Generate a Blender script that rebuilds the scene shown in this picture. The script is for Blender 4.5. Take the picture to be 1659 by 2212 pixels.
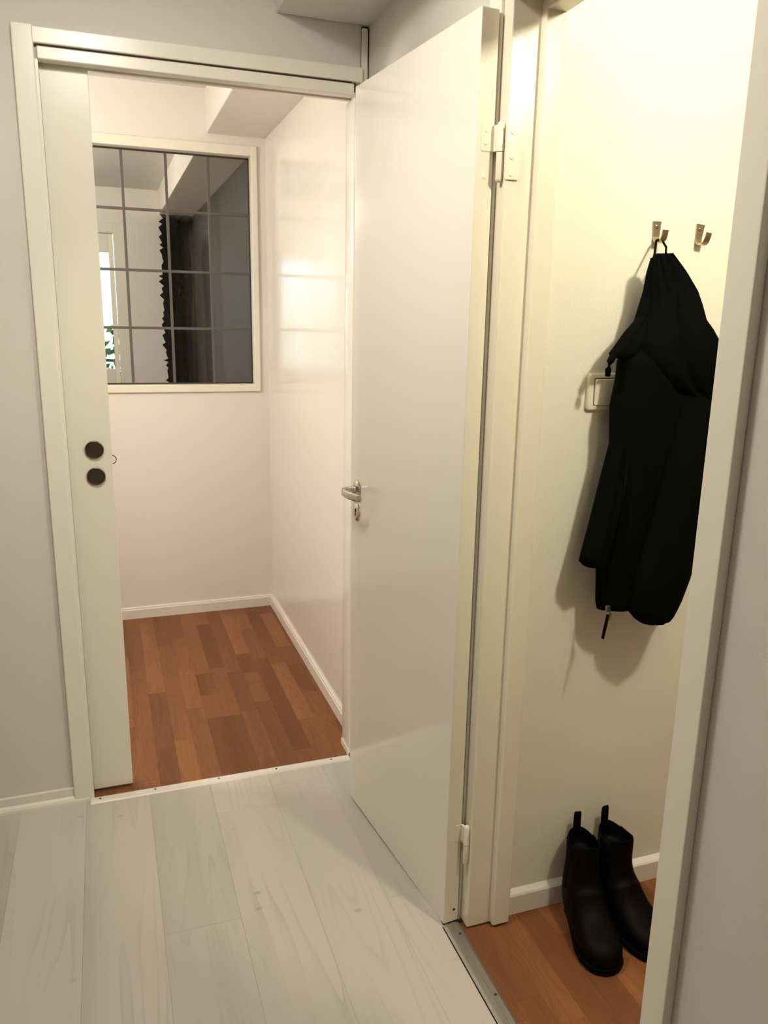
import bpy, bmesh, math, random
from mathutils import Vector, Matrix, noise

for o in list(bpy.data.objects):
    bpy.data.objects.remove(o)
scene = bpy.context.scene
COL = scene.collection

# ------------------------------------------------------------------ camera
cam_data = bpy.data.cameras.new('camera')
cam = bpy.data.objects.new('camera', cam_data)
COL.objects.link(cam)
scene.camera = cam
Rv = Vector((0.94346157, -0.33098493, 0.01814475))
Uv = Vector((0.06124799, 0.22785804, 0.97176612))
Fv = Vector((0.32577437, 0.91571267, -0.23524746))
cam.matrix_world = Matrix(((Rv.x, Uv.x, -Fv.x, 0.0), (Rv.y, Uv.y, -Fv.y, 0.0),
                           (Rv.z, Uv.z, -Fv.z, 1.46547), (0, 0, 0, 1)))
cam_data.sensor_fit = 'VERTICAL'
cam_data.sensor_height = 36.0
cam_data.lens = 1699.6 / 2212 * 36.0
cam_data.clip_start = 0.02

# ------------------------------------------------------------------ world + lamps + exposure
world = bpy.data.worlds.new('world')
scene.world = world
world.use_nodes = True
wn = world.node_tree
wn.nodes.clear()
wo = wn.nodes.new('ShaderNodeOutputWorld')
wb = wn.nodes.new('ShaderNodeBackground')
sky = wn.nodes.new('ShaderNodeTexSky')
sky.sky_type = 'HOSEK_WILKIE'
sky.turbidity = 3.0
sky.sun_direction = Vector((-0.6, -0.3, 0.75)).normalized()
wn.links.new(sky.outputs[0], wb.inputs[0])
wb.inputs[1].default_value = 12.0
wn.links.new(wb.outputs[0], wo.inputs[0])


def lamp(name, loc, power, col, radius):
    l = bpy.data.lights.new(name, 'POINT')
    l.energy = power
    l.color = col
    l.shadow_soft_size = radius
    o = bpy.data.objects.new(name, l)
    o.location = loc
    COL.objects.link(o)
    return o


hl = bpy.data.lights.new('hall_ceiling_lamp', 'AREA')      # flat round ceiling lamp shining down
hl.shape = 'DISK'
hl.size = 0.30
hl.energy = 16.5
hl.color = (1.0, 0.94, 0.83)
hlo = bpy.data.objects.new('hall_ceiling_lamp', hl)
hlo.location = (0.0, 1.35, 2.44)
COL.objects.link(hlo)
lamp('hall_upper_wall_fill', (0.0, 1.30, 2.36), 5.2, (1.0, 0.94, 0.83), 0.08)  # second light added below the ceiling lamp to brighten the upper walls
lamp('inner_room_ceiling_lamp', (-0.75, 2.75, 1.95), 37.0, (1.0, 0.97, 0.88), 0.08)
lamp('vestibule_ceiling_lamp', (1.18, 0.52, 2.20), 48.0, (1.0, 0.95, 0.74), 0.05)
lamp('bedroom_ceiling_lamp', (-0.9, 5.4, 2.2), 62.0, (1.0, 0.93, 0.80), 0.12)

scene.view_settings.view_transform = 'Standard'
scene.view_settings.look = 'None'
scene.view_settings.gamma = 1.0
scene.view_settings.use_curve_mapping = False
scene.view_settings.exposure = 0.0


# ------------------------------------------------------------------ materials
def srgb(r, g, b):
    f = lambda c: ((c / 255.0) / 12.92) if c <= 10 else (((c / 255.0) + 0.055) / 1.055) ** 2.4
    return (f(r), f(g), f(b), 1.0)


class NT:
    def __init__(self, name):
        self.m = bpy.data.materials.new(name)
        self.m.use_nodes = True
        self.t = self.m.node_tree
        self.b = self.t.nodes['Principled BSDF']
        self.out = self.t.nodes['Material Output']

    def n(self, typ, **kw):
        nd = self.t.nodes.new(typ)
        for k, v in kw.items():
            if k.startswith('i_'):
                key = k[2:]
                nd.inputs[int(key) if key.isdigit() else key].default_value = v
            else:
                setattr(nd, k, v)
        return nd

    def l(self, a, b):
        self.t.links.new(a, b)

    def coord(self, out='Object'):
        return self.n('ShaderNodeTexCoord').outputs[out]

    def ramp(self, fac, stops):
        r = self.n('ShaderNodeValToRGB')
        els = r.color_ramp.elements
        while len(els) < len(stops):
            els.new(0.5)
        for e, (p, c) in zip(els, stops):
            e.position = p
            e.color = c
        self.l(fac, r.inputs[0])
        return r.outputs[0]

    def mix(self, a, b, fac, mode='MIX'):
        m = self.n('ShaderNodeMix', data_type='RGBA', blend_type=mode)
        for sock, v in ((m.inputs[6], a), (m.inputs[7], b), (m.inputs[0], fac)):
            if hasattr(v, 'is_linked'):
                self.l(v, sock)
            else:
                sock.default_value = v
        return m.outputs[2]

    def math(self, op, a, b=0.0, c=None):
        m = self.n('ShaderNodeMath', operation=op)
        for i, v in enumerate((a, b, c)):
            if v is None:
                continue
            if hasattr(v, 'is_linked'):
                self.l(v, m.inputs[i])
            else:
                m.inputs[i].default_value = v
        return m.outputs[0]

    def bump(self, height, strength, dist):
        bp = self.n('ShaderNodeBump', i_Strength=strength, i_Distance=dist)
        self.l(height, bp.inputs['Height'])
        self.l(bp.outputs[0], self.b.inputs['Normal'])


def paint(name, col, rough, scale=300.0, bump=0.1, dist=0.0004, var=0.03, spec=0.5):
    t = NT(name)
    co = t.coord()
    big = t.n('ShaderNodeTexNoise', i_Scale=3.0, i_Detail=3.0)
    t.l(co, big.inputs[0])
    dark = tuple(c * (1 - var) for c in col[:3]) + (1,)
    t.l(t.mix(dark, col, big.outputs[0]), t.b.inputs['Base Color'])
    t.b.inputs['Roughness'].default_value = rough
    t.b.inputs['Specular IOR Level'].default_value = spec
    fine = t.n('ShaderNodeTexNoise', i_Scale=scale, i_Detail=2.0)
    t.l(co, fine.inputs[0])
    t.bump(fine.outputs[0], bump, dist)
    return t.m


def metal(name, col, rough, met=1.0):
    t = NT(name)
    co = t.coord()
    ns = t.n('ShaderNodeTexNoise', i_Scale=220.0, i_Detail=2.0)
    t.l(co, ns.inputs[0])
    r = t.n('ShaderNodeMapRange', i_3=rough * 0.8, i_4=rough * 1.2)
    t.l(ns.outputs[0], r.inputs[0])
    t.l(r.outputs[0], t.b.inputs['Roughness'])
    t.b.inputs['Base Color'].default_value = col
    t.b.inputs['Metallic'].default_value = met
    return t.m


def plank_coord(t, sx, sy):
    """object coordinates of a plank shifted by that plank's own random number"""
    co = t.coord()
    info = t.n('ShaderNodeObjectInfo')
    off = t.n('ShaderNodeVectorMath', operation='MULTIPLY_ADD')
    comb = t.n('ShaderNodeCombineXYZ')
    for i in range(3):
        t.l(info.outputs['Random'], comb.inputs[i])
    t.l(comb.outputs[0], off.inputs[0])
    off.inputs[1].default_value = (37.0, 71.0, 13.0)
    t.l(co, off.inputs[2])
    mp = t.n('ShaderNodeMapping')
    mp.inputs['Scale'].default_value = (sx, sy, 1.0)
    t.l(off.outputs[0], mp.inputs[0])
    return off.outputs[0], mp.outputs[0], info.outputs['Random']


def mat_white_pine():
    t = NT('whitewashed_pine')
    raw, st, rnd = plank_coord(t, 1.0, 0.06)
    warp = t.n('ShaderNodeTexNoise', i_Scale=6.5, i_Detail=1.5)
    t.l(st, warp.inputs[0])
    rings = t.math('MULTIPLY', warp.outputs[0], 17.0)
    fr = t.math('FRACT', rings)
    line = t.math('POWER', fr, 7.0)
    msk = t.n('ShaderNodeTexNoise', i_Scale=3.2, i_Detail=1.0)
    t.l(raw, msk.inputs[0])
    mk = t.ramp(msk.outputs[0], [(0.45, (0.12, 0.12, 0.12, 1)), (0.68, (0.75, 0.75, 0.75, 1))])
    line = t.math('MULTIPLY', line, mk)
    fib = t.n('ShaderNodeMapping')
    fib.inputs['Scale'].default_value = (1.0, 0.02, 1.0)
    t.l(raw, fib.inputs[0])
    fine = t.n('ShaderNodeTexNoise', i_Scale=240.0, i_Detail=3.0)
    t.l(fib.outputs[0], fine.inputs[0])
    patch = t.n('ShaderNodeTexNoise', i_Scale=5.0, i_Detail=2.0)
    t.l(st, patch.inputs[0])
    base = t.ramp(patch.outputs[0], [(0.30, srgb(172, 166, 157)), (0.47, srgb(195, 187, 178)), (0.75, srgb(203, 193, 183))])
    col = t.mix(base, srgb(168, 162, 150), line)
    col = t.mix(col, srgb(186, 180, 170), t.math('MULTIPLY', fine.outputs[0], 0.25))
    # knots
    km = t.n('ShaderNodeMapping')
    km.inputs['Scale'].default_value = (0.8, 1.15, 0.0)
    t.l(raw, km.inputs[0])
    vor = t.n('ShaderNodeTexVoronoi', i_Scale=4.2, voronoi_dimensions='2D')
    t.l(km.outputs[0], vor.inputs[0])
    kn = t.ramp(vor.outputs['Distance'], [(0.0, (1, 1, 1, 1)), (0.022, (0.8, 0.8, 0.8, 1)), (0.042, (0, 0, 0, 1))])
    col = t.mix(col, srgb(140, 132, 120), t.math('MULTIPLY', kn, t.math('MULTIPLY', mk, 0.9)))
    t.l(col, t.b.inputs['Base Color'])
    t.b.inputs['Roughness'].default_value = 0.42
    t.b.inputs['Specular IOR Level'].default_value = 0.35
    t.bump(fine.outputs[0], 0.08, 0.0005)
    return t.m


def mat_brown():
    t = NT('brown_laminate')
    raw, st, rnd = plank_coord(t, 1.0, 0.10)
    warp = t.n('ShaderNodeTexNoise', i_Scale=14.0, i_Detail=2.0)
    t.l(st, warp.inputs[0])
    fr = t.math('FRACT', t.math('MULTIPLY', warp.outputs[0], 12.0))
    line = t.math('MULTIPLY', t.math('POWER', fr, 4.0), 0.35)
    fib = t.n('ShaderNodeMapping')
    fib.inputs['Scale'].default_value = (1.0, 0.05, 1.0)
    t.l(raw, fib.inputs[0])
    fine = t.n('ShaderNodeTexNoise', i_Scale=420.0, i_Detail=3.0)
    t.l(fib.outputs[0], fine.inputs[0])
    tone = t.ramp(rnd, [(0.0, srgb(118, 72, 41)), (0.3, srgb(136, 85, 49)), (0.7, srgb(143, 91, 53)), (1.0, srgb(160, 105, 63))])
    patch = t.n('ShaderNodeTexNoise', i_Scale=7.0, i_Detail=2.0)
    t.l(st, patch.inputs[0])
    col = t.mix(tone, srgb(92, 55, 32), t.ramp(patch.outputs[0], [(0.45, (0, 0, 0, 1)), (0.85, (0.8, 0.8, 0.8, 1))]))
    col = t.mix(col, srgb(84, 49, 29), line)
    col = t.mix(col, srgb(94, 57, 34), t.math('MULTIPLY', fine.outputs[0], 0.4))
    t.l(col, t.b.inputs['Base Color'])
    t.b.inputs['Roughness'].default_value = 0.45
    t.b.inputs['Specular IOR Level'].default_value = 0.3
    t.bump(fine.outputs[0], 0.08, 0.0004)
    return t.m


def mat_fabric():
    t = NT('black_softshell')
    co = t.coord()
    w = t.n('ShaderNodeTexNoise', i_Scale=900.0, i_Detail=2.0)
    t.l(co, w.inputs[0])
    t.l(t.mix((0.0010, 0.0012, 0.0012, 1), (0.0028, 0.0031, 0.0028, 1), w.outputs[0]), t.b.inputs['Base Color'])
    t.b.inputs['Roughness'].default_value = 0.85
    t.b.inputs['Specular IOR Level'].default_value = 0.04
    t.bump(w.outputs[0], 0.25, 0.0006)
    return t.m


def mat_leather():
    t = NT('black_leather')
    co = t.coord()
    v = t.n('ShaderNodeTexVoronoi', i_Scale=420.0)
    t.l(co, v.inputs[0])
    t.b.inputs['Base Color'].default_value = (0.0025, 0.0025, 0.0025, 1)
    t.b.inputs['Roughness'].default_value = 0.5
    t.b.inputs['Specular IOR Level'].default_value = 0.05
    t.bump(v.outputs['Distance'], 0.15, 0.0004)
    return t.m


def mat_glass():
    t = NT('window_glass')
    t.t.nodes.remove(t.b)
    tr = t.n('ShaderNodeBsdfTransparent', i_Color=(0.93, 0.94, 0.93, 1))
    gl = t.n('ShaderNodeBsdfGlossy', i_Roughness=0.02)
    co = t.coord()
    nz = t.n('ShaderNodeTexNoise', i_Scale=6.0, i_Detail=1.0)
    t.l(co, nz.inputs[0])
    bp = t.n('ShaderNodeBump', i_Strength=0.06, i_Distance=0.01)
    t.l(nz.outputs[0], bp.inputs['Height'])
    t.l(bp.outputs[0], gl.inputs['Normal'])
    fr = t.n('ShaderNodeFresnel', i_IOR=1.45)
    mx = t.n('ShaderNodeMixShader')
    t.l(fr.outputs[0], mx.inputs[0])
    t.l(tr.outputs[0], mx.inputs[1])
    t.l(gl.outputs[0], mx.inputs[2])
    t.l(mx.outputs[0], t.out.inputs[0])
    return t.m


M = {
    'wall': paint('grey_white_wall_paint', srgb(213, 209, 200), 0.6, 500, 0.25, 0.0006),
    'wall_in': paint('cream_white_wall_paint', srgb(232, 223, 214), 0.5, 400, 0.12, 0.0005),
    'gloss_wall': paint('glossy_white_wall_paint', srgb(233, 226, 216), 0.14, 30, 0.05, 0.0008),
    'wall_vest': paint('textured_cream_wallpaper', srgb(231, 225, 208), 0.62, 260, 0.5, 0.0012),
    'wall_entry': paint('bounce_cutting_wall_paint', srgb(128, 118, 106), 0.6),  # unseen vestibule walls, darkened to cut bounce light on the hook wall
    'ceil': paint('ceiling_white', srgb(222, 218, 212), 0.7),
    'trim': paint('white_trim_enamel', srgb(234, 228, 213), 0.28, 40, 0.05, 0.0006),
    'door': paint('white_door_enamel', srgb(233, 227, 217), 0.11, 8, 0.04, 0.001),
    'frame': paint('aged_white_enamel', srgb(231, 222, 202), 0.22, 90, 0.25, 0.0012),
    'slide': paint('cream_sliding_door_paint', srgb(232, 226, 208), 0.3, 60, 0.03, 0.0005),
    'base': paint('white_baseboard_paint', srgb(230, 222, 212), 0.35, 60, 0.05, 0.0005),
    'gap': paint('dark_joint_and_gap', srgb(58, 46, 36), 0.8),
    'char': paint('charcoal_wall_paint', srgb(52, 50, 47), 0.55, 40, 0.05, 0.0006, 0.1, 0.2),
    'black': paint('black_drape', srgb(17, 15, 13), 0.9, 300, 0.1, 0.0004, 0.03, 0.05),
    'plastic': paint('cream_plastic', srgb(232, 222, 198), 0.25, 40, 0.0, 0.0002, 0.0),
    'pine': mat_white_pine(),
    'brown': mat_brown(),
    'fabric': mat_fabric(),
    'leather': mat_leather(),
    'rubber': paint('black_rubber', (0.0025, 0.0025, 0.0025, 1), 0.7, 200, 0.1, 0.0004, 0.03, 0.06),
    'glass': mat_glass(),
    'chrome': metal('polished_chrome', srgb(205, 200, 194), 0.07),
    'nickel': metal('brushed_nickel', srgb(206, 186, 156), 0.3),
    'bronze': metal('dark_brushed_steel', srgb(112, 102, 88), 0.3),
    'lead': metal('grey_lead', srgb(96, 91, 86), 0.5, 0.3),
    'alu': metal('aluminium', srgb(168, 164, 158), 0.5),
    'zinc': metal('zipper_metal', srgb(150, 140, 124), 0.3),
    'screw': metal('dull_screw', srgb(90, 80, 68), 0.4),
    'hole': paint('dark_hole', (0.004, 0.004, 0.004, 1), 0.9),
    'subfloor': paint('floor_underlay', srgb(70, 50, 36), 0.9),
    'grass': paint('lawn_green', srgb(96, 130, 70), 0.9, 60, 0.3, 0.01, 0.4),
    'leaf': paint('hedge_green', srgb(120, 160, 90), 0.8, 30, 0.3, 0.01, 0.4),
}


# ------------------------------------------------------------------ geometry helpers
def obj(name, bm, mat, parent=None, smooth=False):
    me = bpy.data.meshes.new(name)
    bmesh.ops.recalc_face_normals(bm, faces=bm.faces)
    bm.to_mesh(me)
    bm.free()
    if mat is not None:
        me.materials.append(M[mat] if isinstance(mat, str) else mat)
    if smooth:
        for p in me.polygons:
            p.use_smooth = True
    o = bpy.data.objects.new(name, me)
    COL.objects.link(o)
    if parent is not None:
        o.parent = parent
    return o


def smooth_angle(o, deg=40):
    for p in o.data.polygons:
        p.use_smooth = True
    o.data.set_sharp_from_angle(angle=math.radians(deg))
    return o


def tag(o, label, cat, kind=None, group=None):
    o['label'] = label
    o['category'] = cat
    if kind:
        o['kind'] = kind
    if group:
        o['group'] = group
    return o


def empty(name, label, cat, loc=(0, 0, 0), rz=0.0, kind=None, group=None):
    o = bpy.data.objects.new(name, None)
    COL.objects.link(o)
    o.location = loc
    o.rotation_euler = (0, 0, rz)
    o.empty_display_size = 0.05
    return tag(o, label, cat, kind, group)


def bx(bm, x0, x1, y0, y1, z0, z1, bev=0.0, seg=2):
    vs = [bm.verts.new(p) for p in ((x0, y0, z0), (x1, y0, z0), (x1, y1, z0), (x0, y1, z0),
                                    (x0, y0, z1), (x1, y0, z1), (x1, y1, z1), (x0, y1, z1))]
    fs = [bm.faces.new([vs[i] for i in f]) for f in
          ((0, 3, 2, 1), (4, 5, 6, 7), (0, 1, 5, 4), (1, 2, 6, 5), (2, 3, 7, 6), (3, 0, 4, 7))]
    if bev > 0:
        es = list({e for f in fs for e in f.edges})
        bmesh.ops.bevel(bm, geom=es, offset=bev, segments=seg, affect='EDGES', profile=0.5)


def box(name, x0, x1, y0, y1, z0, z1, mat, parent=None, bev=0.0, seg=2):
    bm = bmesh.new()
    bx(bm, x0, x1, y0, y1, z0, z1, bev, seg)
    return obj(name, bm, mat, parent)


def boxes(name, lst, mat, parent=None, bev=0.0):
    bm = bmesh.new()
    for b in lst:
        bx(bm, *b, bev=bev)
    return obj(name, bm, mat, parent)


def ring_loft(bm, rings, cap0=True, cap1=True, closed=True):
    vr = [[bm.verts.new(p) for p in r] for r in rings]
    n = len(vr[0])
    for a, b in zip(vr, vr[1:]):
        for i in range(n if closed else n - 1):
            j = (i + 1) % n
            bm.faces.new((a[i], a[j], b[j], b[i]))
    if cap0:
        bm.faces.new(vr[0][::-1])
    if cap1:
        bm.faces.new(vr[-1])
    return vr


def tube(bm, pts, r, n=10, flat=1.0, up=Vector((0, 0, 1))):
    pts = [Vector(p) for p in pts]
    rings = []
    for i, p in enumerate(pts):
        t = (pts[min(i + 1, len(pts) - 1)] - pts[max(i - 1, 0)]).normalized()
        u = up if abs(t.dot(up)) < 0.95 else Vector((1, 0, 0))
        a = t.cross(u).normalized()
        b = a.cross(t).normalized()
        rr = r[i] if isinstance(r, (list, tuple)) else r
        rings.append([p + a * (rr * math.cos(2 * math.pi * k / n)) + b * (rr * flat * math.sin(2 * math.pi * k / n))
                      for k in range(n)])
    ring_loft(bm, rings)


def lathe(bm, prof, center, axis, n=32, sx=1.0):
    """profile of (radius, height) turned about axis through center; sx stretches along world Z"""
    axis = Vector(axis).normalized()
    a = Vector((0, 0, 1)) if abs(axis.z) < 0.9 else Vector((1, 0, 0))
    b = axis.cross(a).normalized()
    a = b.cross(axis).normalized()
    c = Vector(center)
    rings = [[c + axis * h + a * (r * sx * math.cos(2 * math.pi * k / n)) + b * (r * math.sin(2 * math.pi * k / n))
              for k in range(n)] for r, h in prof]
    ring_loft(bm, rings)


def extrude_profile(bm, prof, axis, t0, t1):
    """closed polygon prof (list of 2-tuples) pushed along an axis: 'x' uses (y, z), 'y' uses (x, z), 'z' uses (x, y)"""
    def P(p, t):
        return {'x': (t, p[0], p[1]), 'y': (p[0], t, p[1]), 'z': (p[0], p[1], t)}[axis]
    ring_loft(bm, [[P(p, t0) for p in prof], [P(p, t1) for p in prof]])


# key dimensions of the place (metres)
RW = 0.7685          # hall right wall
FW = 2.363           # hall far wall, hall side
FB = 2.435           # hall far wall, inner-room side
BW = 3.90            # inner room's end wall
VW = 1.513           # vestibule wall with the hooks
FAR = 7.0            # end wall of the room behind the leaded window
CEIL = 2.46
SOF = 2.2746         # underside of the boxed-in soffit
SX = 0.503           # soffit's left side
XL = -1.30           # left side of the rooms

# ------------------------------------------------------------------ floors
random.seed(4)


def plank_floor(parent, w, x_start, x_end, y0, y1, lens, mat, gap, depth, seed, first=None):
    rnd = random.Random(seed)
    cache = {}
    x = x_start
    i = 0
    while x < x_end - 0.004:
        xw = min(w, x_end - x)
        y = y0 - rnd.uniform(0.0, lens[1])
        if first and i in first:
            y = first[i]
        while y < y1:
            L = rnd.choice(lens[2]) if len(lens) > 2 else rnd.uniform(lens[0], lens[1])
            a, b = max(y, y0), min(y + L, y1)
            y += L
            if b - a < 0.015:
                continue
            key = (round(b - a, 3), round(xw, 3))
            if key not in cache:
                bm = bmesh.new()
                bx(bm, gap / 2, key[1] - gap / 2, gap / 2, key[0] - gap / 2, -depth, 0.0)
                top = [e for e in bm.edges if all(v.co.z > -1e-6 for v in e.verts)]
                bmesh.ops.bevel(bm, geom=top, offset=gap * 0.6, segments=1, affect='EDGES')
                me = bpy.data.meshes.new('plank')
                bmesh.ops.recalc_face_normals(bm, faces=bm.faces)
                bm.to_mesh(me)
                bm.free()
                me.materials.append(M[mat])
                cache[key] = me
            p = bpy.data.objects.new('plank', cache[key])
            p.location = (x, a, 0)
            COL.objects.link(p)
            p.parent = parent
        x += w
        i += 1


fl = box('floor', XL, 0.722, -1.4, 2.345, -0.05, -0.007, 'subfloor')
tag(fl, 'whitewashed pine plank floor of the hall', 'floor', 'structure')
plank_floor(fl, 0.187, -0.13 - 0.187 * 6, 0.7185, -1.4, 2.344, (0, 1.9, [1.9, 1.55, 1.25]), 'pine', 0.0003, 0.007, 11,
            {6: 2.087 - 1.9, 7: -0.2, 5: 1.62 - 1.9, 8: 0.6, 9: -0.9, 10: 0.1})

fl2 = box('floor', XL, 0.77, 2.345, BW, -0.05, -0.007, 'subfloor')
tag(fl2, 'brown strip laminate floor behind the sliding door', 'floor', 'structure')
plank_floor(fl2, 0.065, 0.353 - 0.065 * 9, 0.77, 2.345, BW, (0, 0.5, [0.28, 0.36, 0.44, 0.52, 0.2]), 'brown', 0.0002, 0.007, 5)
box('filler_board', XL, 0.353 - 0.065 * 9, 2.345, BW, -0.007, 0, 'brown', fl2)

fl3 = box('floor', 0.722, 2.3, -0.9, VW + 0.03, -0.05, -0.007, 'subfloor')
tag(fl3, 'brown strip laminate floor under the black boots', 'floor', 'structure')
plank_floor(fl3, 0.065, 0.778 - 0.065, 1.75, 0.45, VW, (0, 0.5, [0.28, 0.36, 0.44, 0.52, 0.22]), 'brown', 0.0002, 0.007, 23)
boxes('filler_board', [(1.753, 2.3, 0.45, VW, -0.007, 0), (0.722, 2.3, -0.9, 0.45, -0.007, 0)], 'brown', fl3)

fl4 = box('floor', -2.2, 0.77, BW + 0.09, FAR, -0.05, 0.0, 'brown')
tag(fl4, 'brown floor of the room behind the leaded window', 'floor', 'structure')

# ------------------------------------------------------------------ walls, ceilings, soffits
w = boxes('wall_far', [(XL, -0.107, FW, 2.374, 0, CEIL), (XL, -0.107, 2.421, FB, 0, CEIL),
                       (-0.107, 0.77, FW, FB, 2.128, CEIL), (0.733, 0.77, FW, FB, 0, 2.128)], 'wall')
tag(w, 'pale grey hall wall around the sliding door', 'wall', 'structure')

w = boxes('wall_right', [(RW, 0.86, -1.4, 0.800, 0, CEIL), (RW, 0.86, 1.535, FB, 0, CEIL),
                         (RW, 0.86, 0.800, 1.535, 2.09, CEIL)], 'wall')
tag(w, 'pale grey right-hand hall wall around the hinged door', 'wall', 'structure')

w = box('wall_left', XL - 0.1, XL, -1.4, BW, 0, CEIL, 'wall_in')
tag(w, 'plain wall on the left of the hall', 'wall', 'structure')
w = box('wall_near', XL - 0.1, 2.3, -1.5, -1.4, 0, CEIL, 'wall')
tag(w, 'plain hall wall behind the viewer', 'wall', 'structure')

w = box('wall_inner_right', 0.77, 0.86, FB, BW + 0.1, 0, CEIL, 'gloss_wall')
tag(w, 'glossy white right wall of the room behind the sliding door', 'wall', 'structure')

WX0, WX1, WZ0, WZ1 = -0.278, 0.728, 1.120, 2.236
w = boxes('wall_inner_end', [(XL, WX0 + 0.015, BW, BW + 0.09, 0, CEIL), (WX1 - 0.015, 0.77, BW, BW + 0.09, 0, CEIL),
                             (WX0 + 0.015, WX1 - 0.015, BW, BW + 0.09, 0, WZ0 + 0.015),
                             (WX0 + 0.015, WX1 - 0.015, BW, BW + 0.09, WZ1 - 0.015, CEIL)], 'wall_in')
tag(w, 'cream white end wall holding the leaded window', 'wall', 'structure')

w = box('wall_vestibule', 0.86, 2.3, VW, VW + 0.09, 0, CEIL, 'wall_vest')
tag(w, 'bright cream wall with the coat hooks', 'wall', 'structure')
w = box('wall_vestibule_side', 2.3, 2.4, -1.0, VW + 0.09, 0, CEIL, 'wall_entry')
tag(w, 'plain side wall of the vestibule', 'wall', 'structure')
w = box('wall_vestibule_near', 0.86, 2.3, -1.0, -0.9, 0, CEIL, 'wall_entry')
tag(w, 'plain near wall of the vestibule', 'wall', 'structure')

w = box('wall_dark', 0.77, 0.86, BW + 0.1, FAR, 0, CEIL, 'char')
tag(w, 'charcoal wall seen at the right through the leaded window', 'wall', 'structure')
w = boxes('wall_far_room_end', [(-2.2, -0.62, FAR, FAR + 0.12, 0, CEIL), (0.215, 0.86, FAR, FAR + 0.12, 0, CEIL),
                                (-0.62, 0.215, FAR, FAR + 0.12, 2.19, CEIL)], 'wall_in')
tag(w, 'beige end wall seen through the leaded window', 'wall', 'structure')
w = box('wall_far_room_left', -2.3, -2.2, BW, FAR + 0.12, 0, CEIL, 'wall_in')
tag(w, 'plain left wall of the room behind the leaded window', 'wall', 'structure')

c = box('ceiling', -2.3, 2.4, -1.5, FAR + 0.12, CEIL, CEIL + 0.08, 'ceil')
tag(c, 'white ceiling over the rooms', 'ceiling', 'structure')
for nm, y0, y1, mt, lb in (('soffit', -1.4, FW, 'ceil', 'boxed-in ceiling soffit along the hall right wall, above the hinged door'),
                           ('soffit', FB, BW, 'wall_in', 'boxed-in ceiling soffit above the leaded window inside the inner room'),
                           ('soffit', BW + 0.09, FAR, 'wall_in', 'boxed-in ceiling soffit seen through the leaded window')):
    s = box(nm, SX, 0.772, y0, y1, SOF, CEIL, mt, None, 0.004)
    tag(s, lb, 'soffit', 'structure')

# ------------------------------------------------------------------ baseboards
b = empty('baseboard_left', 'white baseboard with quarter-round left of the sliding door casing', 'baseboard', (-0.7, FW, 0), kind='structure')
b.location = (0, 0, 0)
box('board', XL, -0.164, FW - 0.011, FW, 0, 0.045, 'base', b, 0.002)
bm = bmesh.new()
q = [(FW, 0.0), (FW - 0.024, 0.0)] + [(FW - 0.024 * math.cos(a), 0.0205 * math.sin(a)) for a in (0.35, 0.7, 1.05, 1.4)] + [(FW, 0.0205)]
extrude_profile(bm, q, 'x', XL, -0.119)
obj('quarter_round', bm, 'base', b)


def baseboard(name, label, prof, axis, t0, t1, screws):
    r = empty(name, label, 'baseboard', kind='structure')
    bm = bmesh.new()
    extrude_profile(bm, prof, axis, t0, t1)
    obj('board', bm, 'base', r)
    for p, ax in screws:
        bm = bmesh.new()
        lathe(bm, [(0.0045, 0), (0.0045, 0.0008), (0.003, 0.0016)], p, ax, 12)
        obj('screw_cap', bm, 'base', r)
    return r


def bb_prof(wall, s, h, t):
    """board profile: wall coordinate, direction into the room, height, thickness"""
    return [(wall, 0.0), (wall + s * t, 0.0), (wall + s * t, h - 0.012), (wall + s * (t - 0.003), h - 0.009),
            (wall + s * (t - 0.004), h - 0.003), (wall + s * (t - 0.007), h), (wall, h)]


baseboard('baseboard_inner_end', 'white baseboard under the leaded window', bb_prof(BW, -1, 0.058, 0.013), 'x', XL, 0.77,
          [((0.05, BW - 0.013, 0.032), (0, -1, 0)), ((0.55, BW - 0.013, 0.032), (0, -1, 0))])
baseboard('baseboard_inner_right', 'white baseboard along the glossy right wall behind the sliding door',
          [(p[0], p[1]) for p in bb_prof(0.77, -1, 0.058, 0.013)], 'y', FB, BW - 0.013,
          [((0.757, 2.75, 0.032), (-1, 0, 0)), ((0.757, 3.3, 0.032), (-1, 0, 0)), ((0.757, 3.75, 0.032), (-1, 0, 0))])
baseboard('baseboard_vestibule', 'white baseboard behind the black boots',
          [(VW, 0.0), (VW - 0.016, 0.0), (VW - 0.016, 0.052), (VW - 0.013, 0.0565), (VW, 0.0645)], 'x', 0.876, 2.3, [])

# ------------------------------------------------------------------ pocket-door casing
t1 = empty('trim_1', 'white casing around the sliding door opening', 'door casing', kind='structure')
box('side_casing', -0.164, -0.114, 2.343, FW, 0, 2.166, 'trim', t1, 0.003)
box('head_casing', -0.121, 0.747, 2.345, FW, 2.124, 2.163, 'trim', t1, 0.003)
box('dark_gap_strip', -0.108, 0.716, 2.352, FW, 2.116, 2.124, 'gap', t1)
box('fascia_board', -0.108, 0.720, 2.340, 2.376, 2.087, 2.1175, 'trim', t1, 0.003)
box('back_fascia', -0.107, 0.733, 2.419, FB, 2.093, 2.13, 'trim', t1, 0.001)
box('rail', -0.107, 0.733, 2.376, 2.419, 2.105, 2.128, 'lead', t1)
box('side_jamb', -0.114, -0.107, 2.346, 2.375, 0, 2.088, 'trim', t1)
box('side_jamb', -0.114, -0.107, 2.420, FB, 0, 2.088, 'trim', t1)
smooth_angle(box('strike_jamb', 0.722, 0.760, 2.346, FB + 0.001, 0.006, 2.088, 'door', t1, 0.007, 5), 30)
box('plinth_strip', 0.7195, 0.7225, 2.350, FB, 0.0, 0.022, 'trim', t1)

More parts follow.
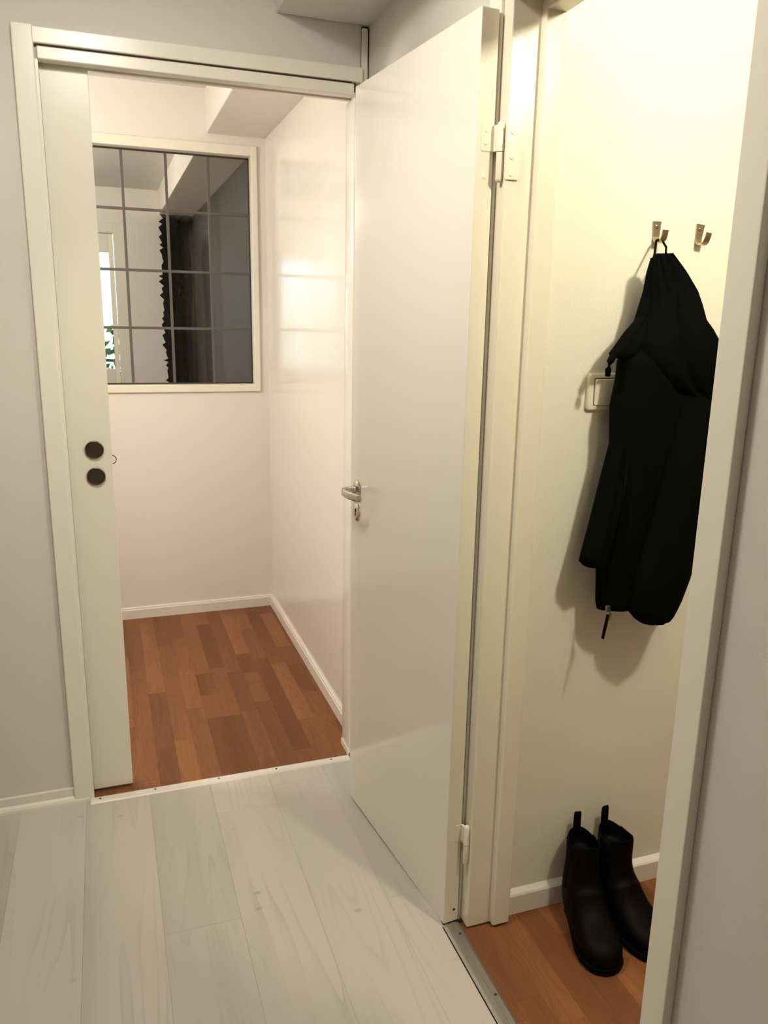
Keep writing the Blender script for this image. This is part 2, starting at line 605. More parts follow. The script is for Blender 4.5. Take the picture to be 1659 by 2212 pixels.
# vertical strip in the corner; dark backing strip colours in the recess shade
t4 = empty('trim_2', 'slim upright white strip with a dark-painted shadow gap in the corner above the hinged door', 'trim strip', kind='structure')


def arch(x0, x1, z0, z1, r, n=6):
    pts = [(x0, z0), (x1, z0)]
    pts += [(x1 - r + r * math.cos(a), z1 - r + r * math.sin(a)) for a in [math.pi / 2 * k / n for k in range(n + 1)]]
    pts += [(x0 + r + r * math.cos(a), z1 - r + r * math.sin(a)) for a in [math.pi / 2 + math.pi / 2 * k / n for k in range(n + 1)]]
    return pts


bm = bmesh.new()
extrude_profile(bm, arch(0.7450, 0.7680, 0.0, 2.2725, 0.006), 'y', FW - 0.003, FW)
obj('dark_gap_strip', bm, 'gap', t4)
bm = bmesh.new()
extrude_profile(bm, arch(0.7455, 0.7635, 0.0, 2.2670, 0.004), 'y', FW - 0.006, FW - 0.002)
obj('strip', bm, 'trim', t4)

# threshold between the hall and the inner room
th = empty('threshold_strip', 'white metal threshold strip under the sliding door', 'threshold')
bm = bmesh.new()
extrude_profile(bm, [(2.317, 0.0), (2.321, 0.003), (2.326, 0.0048), (2.343, 0.0048), (2.348, 0.003), (2.351, 0.0), (2.351, -0.004), (2.317, -0.004)],
                'x', -0.118, 0.719)
obj('strip', bm, M['base'], th)
for xs in (-0.09, 0.075, 0.275, 0.465, 0.655):
    bm = bmesh.new()
    lathe(bm, [(0.0038, 0), (0.0036, 0.0006), (0.0015, 0.0004)], (xs, 2.335, 0.0046), (0, 0, 1), 12)
    obj('screw', bm, 'screw', th)

# ------------------------------------------------------------------ sliding door
d1 = empty('door_1', 'cream sliding door half pushed into the wall, with two round finger pulls', 'sliding door', kind='structure')
PY0, PY1 = 2.381, 2.415
box('leaf', -0.82, 0.0095, PY0, PY1, 0.011, 2.104, 'slide', d1, 0.0015)
for zc in (1.094, 1.0165):
    bm = bmesh.new()
    lathe(bm, [(0.0258, 0.0), (0.0258, 0.0012), (0.0245, 0.0028), (0.0225, 0.0030), (0.0212, 0.0012), (0.019, -0.003),
               (0.012, -0.0045), (0.002, -0.005)], (-0.0375, PY0 - 0.0052, zc), (0, -1, 0), 40)
    k = smooth_angle(obj('finger_pull', bm, 'bronze', d1), 50)
bm = bmesh.new()
tube(bm, [(0.008 + 0.0125 * math.cos(a), 2.398, 1.060 + 0.0125 * math.sin(a)) for a in
          [-math.pi / 2 + math.pi * k / 14 for k in range(15)]], 0.0013, 8)
obj('edge_pull_ring', bm, 'screw', d1, True)

# ------------------------------------------------------------------ doorway to the vestibule (frame + casings)
t2 = empty('trim_3', 'white painted door frame with rebate around the vestibule doorway', 'door frame', kind='structure')
bm = bmesh.new()
bx(bm, 0.768, 0.834, 1.488, 1.545, 0.004, 2.10, 0.003)
obj('hinge_jamb', bm, 'frame', t2)
box('hinge_stop', 0.830, 0.876, 1.470, 1.545, 0.006, 2.10, 'frame', t2, 0.004, 3)
box('hinge_casing', 0.7600, 0.7685, 1.523, 1.575, 0.0, 2.125, 'trim', t2, 0.003)
box('head_jamb', 0.7688, 0.834, 0.80, 1.545, 2.062, 2.10, 'frame', t2, 0.003)
box('head_stop', 0.8310, 0.8752, 0.80, 1.545, 2.043, 2.10, 'frame', t2, 0.004, 3)
box('head_casing', 0.7600, 0.7685, 0.80, 1.522, 2.070, 2.125, 'trim', t2, 0.003)
box('latch_jamb', 0.768, 0.834, 0.790, 0.842, 0.004, 2.10, 'frame', t2, 0.003)
box('latch_stop', 0.830, 0.876, 0.790, 0.860, 0.004, 2.10, 'frame', t2, 0.004, 3)
box('latch_casing', 0.7505, 0.7685, 0.788, 0.837, 0.0, 2.125, 'trim', t2, 0.002)

th2 = empty('threshold_strip', 'ridged aluminium threshold strip beside the brown floor with the boots', 'threshold')
bm = bmesh.new()
extrude_profile(bm, [(0.7155, -0.003), (0.7155, 0.0015), (0.722, 0.0045), (0.7265, 0.0048), (0.7275, 0.0036), (0.7365, 0.0036),
                     (0.7375, 0.0048), (0.7505, 0.0048), (0.7515, 0.0038), (0.7575, 0.0015), (0.7575, -0.003)], 'y', 0.842, 1.515)
obj('strip', bm, 'alu', th2)
for ys in (1.475, 1.285, 1.09, 0.9):
    bm = bmesh.new()
    lathe(bm, [(0.0036, 0), (0.0034, 0.0007), (0.0015, 0.0004)], (0.744, ys, 0.0047), (0, 0, 1), 12)
    obj('screw', bm, 'screw', th2)

# ------------------------------------------------------------------ hinged door (folded back against the right wall)
HX, HY = 0.716, 1.5135
LW = 0.6057
ang = math.atan2(0.0620, 0.6025)
d2 = empty('door_2', 'plain white hinged door standing open with chrome lever handle', 'door', (HX, HY, 0), ang, 'structure')
# local axes: +Y runs from the hinges to the free edge, -X looks into the hall; the leaf is 4 cm thick
LT = 0.040
bm = bmesh.new()
bx(bm, 0, LT, 0, LW, 0.008, 2.048, 0.0015)
obj('leaf', bm, 'door', d2)
box('edge_lipping', 0.0012, LT - 0.0012, -0.0006, 0.001, 0.010, 2.046, 'frame', d2)


def hinge(zmid, half, plates):
    h = bpy.data.objects.new('hinge', None)
    COL.objects.link(h)
    h.parent = d2
    h.empty_display_size = 0.03
    kx, ky = 0.0439, -0.0181
    for z0, z1, up in ((zmid + 0.0008, zmid + half, 1), (zmid - half, zmid - 0.0008, 0)):
        bm = bmesh.new()
        r = 0.0072
        prof = [(r, z0), (r, z1 - 0.006), (r * 0.8, z1 - 0.002), (r * 0.4, z1)] if up else [(r * 0.4, z0), (r * 0.8, z0 + 0.002), (r, z0 + 0.006), (r, z1)]
        lathe(bm, prof, (kx, ky, 0), (0, 0, 1), 20)
        smooth_angle(obj('knuckle', bm, 'frame', h), 50)
    if plates:
        # painted-over flaps, one on the leaf's edge and one on the jamb's rebate
        bm = bmesh.new()
        bx(bm, 0.010, LT + 0.004, -0.0022, -0.0006, zmid + 0.002, zmid + half - 0.004, 0.0007)
        bx(bm, LT - 0.002, LT + 0.004, -0.016, -0.0008, zmid + 0.002, zmid + half - 0.006, 0.0007)
        obj('flap', bm, 'frame', h)
        bm = bmesh.new()
        bx(bm, LT + 0.010, LT + 0.040, -0.0300, -0.0275, zmid - half + 0.004, zmid + half - 0.010, 0.0007)
        o = obj('flap', bm, 'frame', h)
        o.rotation_euler = (0, 0, -ang)
        for zz in (zmid + half * 0.72, zmid + half * 0.30, zmid - half * 0.8):
            bm = bmesh.new()
            lathe(bm, [(0.0048, 0), (0.0044, 0.0011), (0.0025, 0.0016)], (0.020, -0.0018 if zz > zmid else -0.0004, zz), (0, -1, 0), 12)
            obj('screw_head', bm, 'frame', h)
        for zz in (zmid + half * 0.62, zmid - half * 0.2, zmid - half * 0.75):
            bm = bmesh.new()
            lathe(bm, [(0.0048, 0), (0.0044, 0.0011), (0.0025, 0.0016)], (LT + 0.023, -0.0298, zz), (0, -1, 0), 12)
            o = obj('screw_head', bm, 'frame', h)
            o.rotation_euler = (0, 0, -ang)
    else:
        bm = bmesh.new()
        bx(bm, 0.022, LT + 0.004, -0.0018, -0.0005, zmid + 0.002, zmid + half - 0.006, 0.0006)
        bx(bm, LT - 0.002, LT + 0.004, -0.016, -0.0008, zmid + 0.002, zmid + half - 0.006, 0.0006)
        obj('flap', bm, 'frame', h)
    return h


hinge(1.793, 0.056, True)
hinge(0.234, 0.053, False)
bm = bmesh.new()
lathe(bm, [(0.0035, 0), (0.003, 0.0008), (0.001, 0.0005)], (0.028, -0.0006, 0.042), (0, -1, 0), 12)
obj('edge_nail', bm, 'screw', d2)

# lever handle
hy_, hz_ = 0.567, 1.000
hd = bpy.data.objects.new('lever_handle', None)
COL.objects.link(hd)
hd.parent = d2
hd['label'] = 'chrome lever handle'
hd.empty_display_size = 0.03
bm = bmesh.new()
lathe(bm, [(0.0255, 0), (0.0250, 0.003), (0.0215, 0.0058), (0.012, 0.0070), (0.002, 0.0072)], (0, hy_, hz_), (-1, 0, 0), 36, 1.22)
smooth_angle(obj('rose', bm, 'chrome', hd), 35)
bm = bmesh.new()
tube(bm, [(-0.003, hy_, hz_ + 0.004), (-0.016, hy_, hz_ + 0.004), (-0.017, hy_, hz_ + 0.004), (-0.021, hy_, hz_ + 0.004)],
     [0.0115, 0.0115, 0.0095, 0.0092], 20)
smooth_angle(obj('collar', bm, 'chrome', hd), 40)
path = [(-0.018, hy_, hz_ + 0.003, 0.0085, 0.009), (-0.032, hy_ + 0.001, hz_ + 0.003, 0.0085, 0.0095), (-0.041, hy_ - 0.002, hz_ + 0.0025, 0.0075, 0.0105),
        (-0.0475, hy_ - 0.011, hz_ + 0.0015, 0.0055, 0.0115), (-0.049, hy_ - 0.030, hz_ + 0.0, 0.0045, 0.0115), (-0.0475, hy_ - 0.060, hz_ + 0.0, 0.004, 0.011),
        (-0.044, hy_ - 0.090, hz_ + 0.0005, 0.0038, 0.0105), (-0.040, hy_ - 0.108, hz_ + 0.0005, 0.0036, 0.0095), (-0.038, hy_ - 0.114, hz_ + 0.0005, 0.0020, 0.006)]
rings = []
pp = [Vector(p[:3]) for p in path]
for i, p in enumerate(path):
    t = (pp[min(i + 1, len(pp) - 1)] - pp[max(i - 1, 0)]).normalized()
    side = t.cross(Vector((0, 0, 1))).normalized()
    up = Vector((0, 0, 1))
    rg = []
    for k in range(16):
        a = 2 * math.pi * k / 16
        ca, sa = math.cos(a), math.sin(a)
        e = 0.55
        rg.append(pp[i] + side * (p[3] * math.copysign(abs(ca) ** e, ca)) + up * (p[4] * math.copysign(abs(sa) ** e, sa)))
    rings.append(rg)
bm = bmesh.new()
ring_loft(bm, rings)
smooth_angle(obj('lever', bm, 'chrome', hd), 50)

es = bpy.data.objects.new('key_escutcheon', None)
COL.objects.link(es)
es.parent = d2
es['label'] = 'chrome keyhole plate'
es.empty_display_size = 0.03
bm = bmesh.new()
lathe(bm, [(0.0215, 0), (0.0210, 0.0025), (0.0180, 0.0048), (0.010, 0.0056), (0.001, 0.0058)], (0, hy_ - 0.001, 0.9365), (-1, 0, 0), 36, 1.2)
smooth_angle(obj('plate', bm, 'chrome', es), 35)
bm = bmesh.new()
kp = [(0.0042 * math.cos(a), 0.0042 * math.sin(a) + 0.007) for a in [math.radians(-60 + 300 * k / 12) for k in range(13)]]
kp += [(-0.0016, -0.009), (0.0016, -0.009)]
extrude_profile(bm, [(hy_ - 0.001 + a, 0.9365 + b_) for a, b_ in kp], 'x', -0.0066, -0.0040)
obj('keyhole', bm, 'hole', es)

# ------------------------------------------------------------------ leaded window in the inner end wall
w1 = empty('window_1', 'leaded glass window with dark glazing bars in a white frame', 'window', kind='structure')
GY = 3.950
GX = [-0.248, -0.058, 0.132, 0.323, 0.512, 0.700]
GZ = [1.155, 1.416, 1.675, 1.940, 2.193]
f0, f1 = BW - 0.014, BW + 0.085
box('frame_stile', GX[-1], WX1, f0, f1, WZ0, WZ1, 'trim', w1, 0.003)
box('frame_stile', WX0, GX[0], f0, f1, WZ0, WZ1, 'trim', w1, 0.003)
box('frame_head', GX[0] - 0.004, GX[-1] + 0.004, f0 + 0.001, f1 - 0.001, GZ[-1], WZ1, 'trim', w1, 0.003)
box('frame_sill', GX[0] - 0.004, GX[-1] + 0.004, f0 + 0.001, f1 - 0.001, WZ0, GZ[0], 'trim', w1, 0.003)
for gj in ((GX[0], GX[-1], GY - 0.006, GY + 0.006, GZ[-1] - 0.006, GZ[-1] + 0.001), (GX[0], GX[-1], GY - 0.006, GY + 0.006, GZ[0] - 0.001, GZ[0] + 0.006),
                        (GX[-1] - 0.005, GX[-1] + 0.001, GY - 0.006, GY + 0.006, GZ[0], GZ[-1]), (GX[0] - 0.001, GX[0] + 0.005, GY - 0.006, GY + 0.006, GZ[0], GZ[-1])):
    box('glazing_joint', *gj, 'gap', w1)
for i in range(5):
    for j in range(4):
        box('pane', GX[i] + 0.001, GX[i + 1] - 0.001, GY - 0.0015, GY + 0.0015, GZ[j] + 0.001, GZ[j + 1] - 0.001, 'glass', w1)
for xx in GX[1:-1]:
    box('glazing_bar', xx - 0.0062, xx + 0.0062, GY - 0.0045, GY + 0.0045, GZ[0], GZ[-1], 'lead', w1, 0.001)
for zz in GZ[1:-1]:
    box('glazing_bar', GX[0], GX[-1], GY - 0.004, GY + 0.004, zz - 0.006, zz + 0.006, 'lead', w1, 0.001)

# ------------------------------------------------------------------ room seen through the leaded window
d3 = empty('door_3', 'glazed white outer door with daylight, seen through the leaded window', 'glazed door', kind='structure')
for cb in ((0.140, 0.225, FAR - 0.015, FAR + 0.10, 0, 2.19), (-0.63, -0.545, FAR - 0.015, FAR + 0.10, 0, 2.19), (-0.545, 0.140, FAR - 0.015, FAR + 0.10, 2.115, 2.19)):
    box('casing', *cb, 'trim', d3, 0.003)
for nm_, lb_ in (('stile', (0.100, 0.136, FAR + 0.02, FAR + 0.06, 0.01, 2.11)), ('stile', (-0.541, -0.44, FAR + 0.02, FAR + 0.06, 0.01, 2.11)),
               ('rail', (-0.44, 0.100, FAR + 0.02, FAR + 0.06, 1.97, 2.11)), ('panel', (-0.44, 0.100, FAR + 0.02, FAR + 0.06, 0.01, 1.04))):
    box(nm_, *lb_, 'trim', d3, 0.003)
box('pane', -0.44, 0.100, FAR + 0.036, FAR + 0.042, 1.04, 1.97, 'glass', d3)

# black ragged drape hanging at the far right
bm = bmesh.new()
rnd = random.Random(9)
z = 0.02
left = []
while z < 2.262:
    base = 0.515 + 0.012 * math.sin(z * 3.1)
    left.append((base - rnd.uniform(0.0, 0.035), z))
    left.append((base + rnd.uniform(0.0, 0.012), z + rnd.uniform(0.012, 0.03)))
    z += rnd.uniform(0.035, 0.085)
left.append((0.512, 2.2725))
rings = []
for (x0, zz) in left:
    row = []
    for k in range(14):
        s = k / 13
        row.append((x0 + (0.765 - x0) * s, FAR - 0.05 + 0.012 * math.sin(s * 19 + zz * 0.7), zz))
    for k in range(13, -1, -1):
        s = k / 13
        row.append((x0 + (0.765 - x0) * s, FAR - 0.038 + 0.012 * math.sin(s * 19 + zz * 0.7), zz))
    rings.append(row)
ring_loft(bm, rings)
dr = obj('drape', bm, 'black')
tag(dr, 'black drape with a ragged edge seen through the leaded window', 'drape')

# outdoors behind the glazed door
g = box('lawn', -6, 6, FAR + 0.2, 26, -0.3, -0.2, 'grass')
tag(g, 'green lawn outside the glazed door', 'lawn', 'structure')
bm = bmesh.new()
rnd = random.Random(3)
for k in range(420):
    c = Vector((rnd.uniform(-2.5, 2.0), rnd.gauss(18.0, 0.5), rnd.uniform(-0.2, 1.3)))
    s = rnd.uniform(0.08, 0.2)
    u = Vector((rnd.uniform(-1, 1), rnd.uniform(-1, 1), rnd.uniform(-1, 1))).normalized()
    v = u.orthogonal().normalized()
    w_ = u.cross(v)
    q = [bm.verts.new(c + v * s), bm.verts.new(c + w_ * s * 0.6), bm.verts.new(c - v * s), bm.verts.new(c - w_ * s * 0.6), bm.verts.new(c + u * s * 0.15)]
    for a in range(4):
        bm.faces.new((q[a], q[(a + 1) % 4], q[4]))
    bm.faces.new((q[3], q[2], q[1], q[0]))
hg = obj('hedge', bm, 'leaf')
tag(hg, 'green hedge outside the glazed door', 'hedge', 'stuff')

# ------------------------------------------------------------------ vestibule: hooks, switch
def make_hook(name, label, x, z):
    h = empty(name, label, 'hook', (x, VW, z), group='metal hooks on the cream wall')
    # local origin: top centre of the plate, on the wall
    pts = [(0.0, 0.0, 0.0108), (0.0, -0.018, 0.0095), (0.0, -0.032, 0.0082), (-0.0025, -0.0395, 0.0078), (-0.008, -0.0445, 0.0076), (-0.015, -0.0462, 0.0075),
           (-0.022, -0.0445, 0.0075), (-0.0275, -0.040, 0.0075), (-0.0310, -0.032, 0.0075), (-0.0335, -0.0205, 0.0075)]
    th_ = 0.0022
    ins, outs = [], []
    for i, (y, zz, hw) in enumerate(pts):
        a = pts[max(i - 1, 0)]
        b_ = pts[min(i + 1, len(pts) - 1)]
        t = Vector((0, b_[0] - a[0], b_[1] - a[1])).normalized()
        nrm = Vector((0, t.z, -t.y))       # points away from the wall on the plate
        p = Vector((0, y - 0.0012, zz))
        ins.append((p, hw))
        outs.append((p + nrm * th_, hw))
    bm = bmesh.new()
    rings = []
    for (p, hw), (q_, _) in zip(ins, outs):
        rings.append([p + Vector((-hw, 0, 0)), p + Vector((hw, 0, 0)), q_ + Vector((hw, 0, 0)), q_ + Vector((-hw, 0, 0))])
    ring_loft(bm, rings)
    obj('bracket', bm, 'nickel', h)
    bm = bmesh.new()
    lathe(bm, [(0.0040, 0), (0.0038, 0.0012), (0.0022, 0.0020), (0.0004, 0.0018)], (0, -0.0030, -0.011), (0, -1, 0), 18)
    smooth_angle(obj('screw', bm, 'chrome', h), 40)
    bm = bmesh.new()
    lathe(bm, [(0.0046, 0), (0.0046, 0.0004)], (0, -0.0031, -0.011), (0, -1, 0), 18)
    obj('countersink', bm, 'screw', h)
    return h


make_hook('coat_hook', 'metal wall hook carrying the black jacket', 1.154, 1.6875)
hk = make_hook('coat_hook', 'empty metal wall hook to the right of the jacket', 1.2705, 1.6875)
hk.rotation_euler = (0, math.radians(5), 0)

sw = empty('light_switch', 'cream square rocker light switch half hidden behind the jacket', 'light switch', (1.049, VW, 1.322))


def rrect(hw, hh, r, n=6):
    pts = []
    for cx, cz, a0 in ((hw - r, hh - r, 0), (-hw + r, hh - r, 90), (-hw + r, -hh + r, 180), (hw - r, -hh + r, 270)):
        for k in range(n + 1):
            a = math.radians(a0 + 90 * k / n)
            pts.append((cx + r * math.cos(a), cz + r * math.sin(a)))
    return pts


def rr_solid(name, steps, mat, parent):
    bm = bmesh.new()
    ring_loft(bm, [[(p[0], y, p[1]) for p in rrect(hw, hh, r)] for hw, hh, r, y in steps])
    return smooth_angle(obj(name, bm, mat, parent), 30)


rr_solid('plate', [(0.041, 0.041, 0.008, 0.0), (0.041, 0.041, 0.008, -0.006), (0.0385, 0.0385, 0.007, -0.0095), (0.028, 0.032, 0.006, -0.0105), (0.026, 0.031, 0.005, -0.0085)], 'plastic', sw)
rr_solid('rocker_surround', [(0.0255, 0.0305, 0.005, -0.007), (0.0255, 0.0305, 0.005, -0.0087)], 'gap', sw)
rk = rr_solid('rocker', [(0.0242, 0.0292, 0.0045, -0.007), (0.0242, 0.0292, 0.0045, -0.0115), (0.0232, 0.0282, 0.004, -0.0128)], 'plastic', sw)
rk.rotation_euler = (math.radians(2.5), 0, 0)

# ------------------------------------------------------------------ black jacket on the hook
jk = empty('jacket', 'black softshell jacket hanging by its loop on the wall hook', 'jacket', (1.15, VW, 1.61))
jk.location = (0, 0, 0)
TANV = 0.80   # slant of the hanging garment's section against the wall


def garment(name, rows, y_mid, half_depth, fold, seed, parent, nseg=44, sub=5, close=True, back_flat=0.6, tops=None):
    """rows of (z, x_left, x_right, depth) describe the hanging cloth; a lens section with vertical folds"""
    fine = []
    for a, b_ in zip(rows, rows[1:]):
        for k in range(sub):
            s = k / sub
            fine.append(tuple(a[i] + (b_[i] - a[i]) * s for i in range(len(a))))
    fine.append(rows[-1])
    rings = []
    for (z, xl, xr, dp) in fine:
        am = (xr - xl) / 2
        b_ = min(dp, am * 0.62 / TANV)
        a = math.sqrt(max(am * am - (b_ * TANV) ** 2, (am * 0.5) ** 2))
        cx = (xl + xr) / 2
        ring = []
        for k in range(nseg):
            t = 2 * math.pi * k / nseg
            ca, sa = math.cos(t), math.sin(t)
            px = a * math.copysign(abs(ca) ** 0.9, ca)
            py = b_ * math.copysign(abs(sa) ** 0.9, sa)
            if py > 0:
                py *= back_flat
            u = px / max(a, 1e-4)
            edge = max(0.0, 1 - u * u)
            fl_ = noise.noise(Vector((u * 2.6 + seed, z * 3.0, seed * 1.7))) + 0.5 * noise.noise(Vector((u * 6.0 + seed, z * 5.0, seed)))
            py += fl_ * fold * edge
            ring.append((cx + px, y_mid + py, z))
        rings.append(ring)
    bm = bmesh.new()
    vr = ring_loft(bm, rings, False, False)
    for end, d_ in ((vr[0], 1), (vr[-1], -1)):
        c_ = Vector()
        for v in end:
            c_ += v.co
        c_ /= len(end)
        c_.z += d_ * -0.012
        cv = bm.verts.new(c_)
        for i in range(len(end)):
            bm.faces.new((end[i], end[(i + 1) % len(end)], cv))
    return obj(name, bm, 'fabric', parent, True)


body = garment('body', [(1.606, 1.099, 1.130, 0.012), (1.575, 1.091, 1.166, 0.022), (1.539, 1.086, 1.200, 0.032), (1.482, 1.070, 1.233, 0.045),
                        (1.431, 1.050, 1.262, 0.055), (1.393, 1.034, 1.275, 0.058), (1.353, 1.033, 1.290, 0.060), (1.297, 1.025, 1.298, 0.060),
                        (1.216, 1.032, 1.303, 0.058), (1.145, 1.036, 1.307, 0.056), (1.046, 1.032, 1.308, 0.052), (0.924, 1.028, 1.300, 0.046),
                        (0.850, 1.034, 1.275, 0.040), (0.829, 1.040, 1.262, 0.036)], 1.452, 0.06, 0.016, 3.1, jk)
yoke = garment('hood', [(1.613, 1.096, 1.131, 0.012), (1.577, 1.089, 1.169, 0.026), (1.539, 1.088, 1.204, 0.036), (1.510, 1.084, 1.221, 0.043),
                        (1.482, 1.076, 1.237, 0.048), (1.462, 1.070, 1.260, 0.052), (1.431, 1.062, 1.289, 0.056), (1.395, 1.064, 1.304, 0.058),
                        (1.365, 1.090, 1.304, 0.056), (1.335, 1.135, 1.302, 0.050), (1.310, 1.185, 1.298, 0.040), (1.288, 1.235, 1.290, 0.022)], 1.430, 0.05, 0.030, 8.3, jk)
flap = garment('collar_flap', [(1.486, 1.071, 1.120, 0.018), (1.450, 1.038, 1.128, 0.020), (1.426, 1.021, 1.130, 0.020), (1.409, 1.008, 1.128, 0.018),
                               (1.399, 1.014, 1.120, 0.012)], 1.440, 0.02, 0.006, 5.0, jk)
sl = garment('sleeve', [(1.300, 1.030, 1.098, 0.036), (1.219, 1.030, 1.100, 0.036), (1.151, 1.015, 1.096, 0.036), (1.055, 0.996, 1.086, 0.035),
                        (0.950, 0.975, 1.066, 0.032), (0.9385, 0.988, 1.062, 0.028)], 1.447, 0.035, 0.008, 6.6, jk)
sr = garment('sleeve', [(1.390, 1.185, 1.275, 0.022), (1.276, 1.165, 1.292, 0.030), (1.173, 1.145, 1.296, 0.036), (1.014, 1.118, 1.288, 0.040),
                        (0.902, 1.094, 1.262, 0.040), (0.850, 1.092, 1.246, 0.038), (0.829, 1.097, 1.237, 0.036), (0.812, 1.113, 1.229, 0.032), (0.800, 1.130, 1.220, 0.028), (0.7975, 1.140, 1.214, 0.022)],
             1.412, 0.045, 0.010, 2.2, jk)
# small strap hanging from the collar flap
bm = bmesh.new()
tube(bm, [(1.030, 1.436, 1.410), (1.017, 1.435, 1.404), (1.010, 1.434, 1.392), (1.0065, 1.433, 1.376), (1.006, 1.433, 1.361)],
     [0.0075, 0.0078, 0.0075, 0.0068, 0.0052], 12)
obj('drawcord', bm, 'fabric', jk, True)
# hanging loop over the hook's prong
bm = bmesh.new()
tube(bm, [(1.110, 1.456, 1.600), (1.121, 1.466, 1.616), (1.134, 1.482, 1.634), (1.1425, 1.4935, 1.6445), (1.148, 1.497, 1.6475), (1.155, 1.497, 1.6475), (1.1605, 1.4935, 1.6445),
          (1.160, 1.480, 1.632), (1.148, 1.464, 1.614), (1.136, 1.452, 1.600)], 0.0024, 8)
obj('hanging_loop', bm, 'fabric', jk, True)
# zipper down the front edge
zp = []
bm = bmesh.new()
tube(bm, [(1.060, 1.412, 1.16), (1.058, 1.411, 1.10), (1.055, 1.411, 1.04), (1.050, 1.413, 0.98), (1.047, 1.414, 0.93), (1.044, 1.417, 0.885), (1.043, 1.420, 0.842)], 0.0022, 8)
zo = obj('zipper', bm, 'fabric', jk, True)
bm = bmesh.new()
bx(bm, 1.0385, 1.0475, 1.408, 1.416, 0.836, 0.852, 0.002)
bx(bm, 1.0475, 1.0505, 1.410, 1.414, 0.820, 0.842, 0.001)
obj('slider', bm, 'zinc', zo)
bm = bmesh.new()
tube(bm, [(1.045 + 0.006 * math.cos(a), 1.407, 0.827 + 0.009 * math.sin(a)) for a in [2 * math.pi * k / 16 for k in range(17)]], 0.0009, 6)
obj('pull_ring', bm, 'zinc', zo, True)
bm = bmesh.new()
tube(bm, [(1.041, 1.406, 0.832), (1.038, 1.405, 0.815), (1.034, 1.404, 0.795), (1.031, 1.404, 0.776)], [0.0048, 0.0050, 0.0050, 0.0045], 10, 0.5)
obj('pull_tape', bm, 'fabric', zo, True)


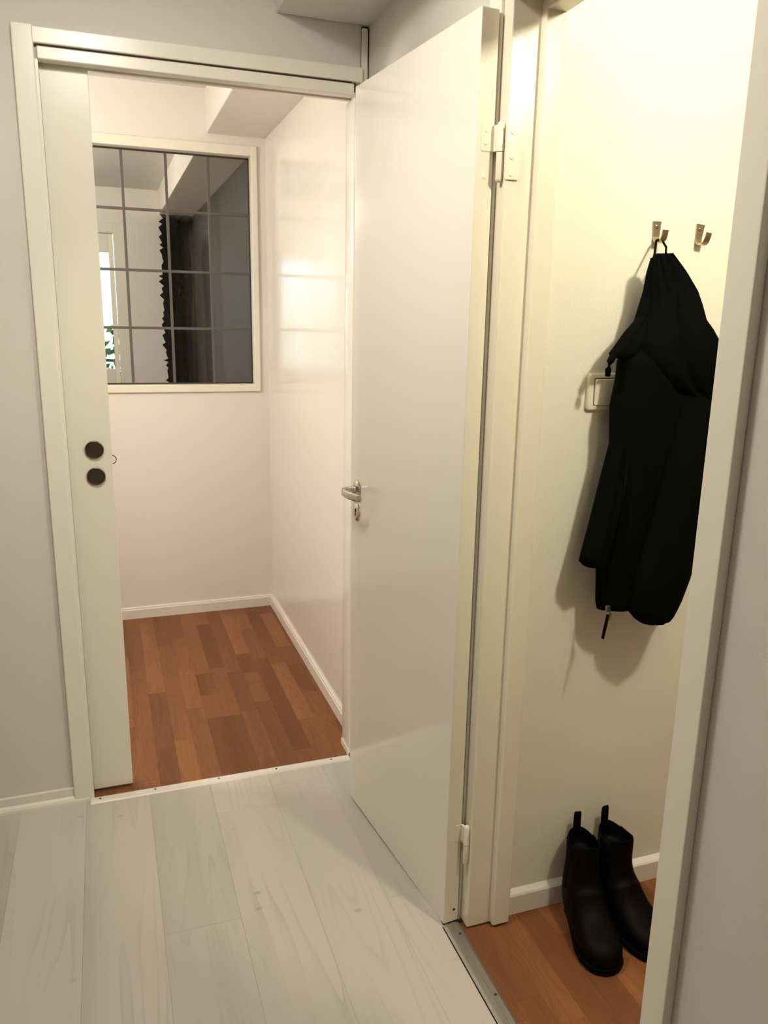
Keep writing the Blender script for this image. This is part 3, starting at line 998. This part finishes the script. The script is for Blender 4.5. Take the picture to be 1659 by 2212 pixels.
# ------------------------------------------------------------------ boots
def make_boot(name, label, loc, rz, tab_side):
    """Chelsea boot; local -Y is the toe, origin under the heel's back end"""
    r = empty(name, label, 'boot', loc, rz, group='black ankle boots on the brown floor')
    n = 28
    # rings swing from level (shaft top) to upright (toe): centre (y, z), half length, half width, tilt of the ring plane
    secs = [(-0.054, 0.224, 0.048, 0.037, 2), (-0.054, 0.203, 0.047, 0.037, 1), (-0.055, 0.175, 0.046, 0.037, 0), (-0.056, 0.148, 0.047, 0.038, 4),
            (-0.059, 0.122, 0.052, 0.042, 12), (-0.066, 0.098, 0.060, 0.047, 26), (-0.078, 0.080, 0.066, 0.049, 42), (-0.098, 0.066, 0.060, 0.0495, 58),
            (-0.124, 0.054, 0.051, 0.050, 72), (-0.150, 0.046, 0.042, 0.0515, 80), (-0.178, 0.041, 0.035, 0.052, 86), (-0.204, 0.038, 0.030, 0.0505, 90),
            (-0.224, 0.035, 0.026, 0.043, 92), (-0.239, 0.032, 0.020, 0.031, 95), (-0.247, 0.029, 0.011, 0.015, 98)]
    rings = []
    for (cy, cz, hl, hw, tl) in secs:
        a = math.radians(tl)
        # ring axis: at tilt 0 the long axis runs along -Y; at 90 it runs up
        ax = Vector((0, -math.cos(a), math.sin(a)))
        ring = []
        for k in range(n):
            t = 2 * math.pi * k / n
            ca, sa = math.cos(t), math.sin(t)
            e = 0.85
            p = Vector((0, cy, cz)) + ax * (hl * math.copysign(abs(ca) ** e, ca)) + Vector((hw * math.copysign(abs(sa) ** e, sa), 0, 0))
            p.z = max(p.z, 0.014)
            p.y = min(p.y, -0.004)
            ring.append(p)
        rings.append(ring)
    inner = []
    for (cy, cz, hl, hw, tl), zo_ in zip([secs[2], secs[1], secs[0]], (0, 0, 0)):
        a = math.radians(tl)
        ax = Vector((0, -math.cos(a), math.sin(a)))
        inner.append([Vector((0, cy, cz)) + ax * ((hl - 0.003) * math.cos(2 * math.pi * k / n)) + Vector(((hw - 0.003) * math.sin(2 * math.pi * k / n), 0, 0)) for k in range(n)])
    # rim dips at the sides and rises at the front and the back
    for ring in (rings[0], inner[2]):
        for k, p in enumerate(ring):
            p.z += 0.008 * math.cos(2 * math.pi * k / n * 2)
    bm = bmesh.new()
    ring_loft(bm, inner + rings, True, True)
    up = obj('upper', bm, 'leather', r, True)
    md = up.modifiers.new('sub', 'SUBSURF')
    md.levels = 1
    md.render_levels = 2
    # elastic side gussets
    for s in (-1, 1):
        bm = bmesh.new()
        idx = [k for k in range(n) if abs(((2 * math.pi * k / n) - (math.pi / 2 if s > 0 else 3 * math.pi / 2))) < 0.52]
        rows = []
        for ri in range(0, 6):
            row = []
            shrink = 1.0 - 0.10 * ri
            mid = sum((rings[ri][k] for k in idx), Vector()) / len(idx)
            for k in idx:
                p = mid + (rings[ri][k] - mid) * shrink
                p = Vector((rings[ri][k].x + s * 0.0012, p.y, p.z))
                row.append(p)
            rows.append(row)
        ring_loft(bm, rows, False, False, False)
        g_ = obj('elastic_gusset', bm, 'rubber', r, True)
        sm = g_.modifiers.new('thick', 'SOLIDIFY')
        sm.thickness = 0.0015
    # sole with heel block
    def outline(grow):
        pts = []
        prof = [(-0.005, 0.010), (-0.014, 0.018), (-0.035, 0.026), (-0.070, 0.031), (-0.105, 0.038), (-0.140, 0.046), (-0.172, 0.0525), (-0.200, 0.0515), (-0.226, 0.043), (-0.243, 0.027), (-0.250, 0.008)]
        for y, w__ in prof:
            pts.append((w__ + grow, y))
        for y, w__ in reversed(prof):
            pts.append((-w__ - grow, y))
        return pts
    bm = bmesh.new()
    ring_loft(bm, [[(px, py, zz) for px, py in outline(gr)] for gr, zz in ((0.0, 0.006), (0.002, 0.008), (0.002, 0.017), (0.0005, 0.019))])
    obj('sole', bm, 'rubber', r)
    bm = bmesh.new()
    hb = [(0.018, -0.012), (0.026, -0.032), (0.030, -0.068), (-0.030, -0.068), (-0.026, -0.032), (-0.018, -0.012), (-0.010, -0.005), (0.010, -0.005)]
    ring_loft(bm, [[(a, b_, 0.0) for a, b_ in hb], [(a, b_, 0.009) for a, b_ in hb]])
    obj('heel', bm, 'rubber', r)
    bm = bmesh.new()
    bx(bm, -0.040, 0.040, -0.232, -0.135, 0.0, 0.008, 0.003)
    obj('tread', bm, 'rubber', r)
    # pull tab at the back
    bm = bmesh.new()
    tw = 0.0085
    path_ = [(-0.006, 0.205), (-0.0045, 0.230), (-0.004, 0.250), (-0.005, 0.264), (-0.007, 0.270), (-0.0095, 0.264), (-0.010, 0.250), (-0.0105, 0.230), (-0.0115, 0.208)]
    rg = []
    for i, (y, zz) in enumerate(path_):
        a = path_[max(i - 1, 0)]
        b_ = path_[min(i + 1, len(path_) - 1)]
        t = Vector((0, b_[0] - a[0], b_[1] - a[1])).normalized()
        nn = Vector((0, t.z, -t.y)) * 0.0008
        p = Vector((0, y, zz))
        rg.append([p + nn + Vector((-tw, 0, 0)), p + nn + Vector((tw, 0, 0)), p - nn + Vector((tw, 0, 0)), p - nn + Vector((-tw, 0, 0))])
    ring_loft(bm, rg)
    obj('pull_tab', bm, 'leather', r)
    return r


make_boot('ankle_boot', 'black ankle boot with its toe nearest, left one of the pair', (1.066, 1.494, 0), math.radians(-11), -1)
make_boot('ankle_boot', 'black ankle boot partly hidden by the doorway casing, right one of the pair', (1.146, 1.494, 0), math.radians(4), 1)
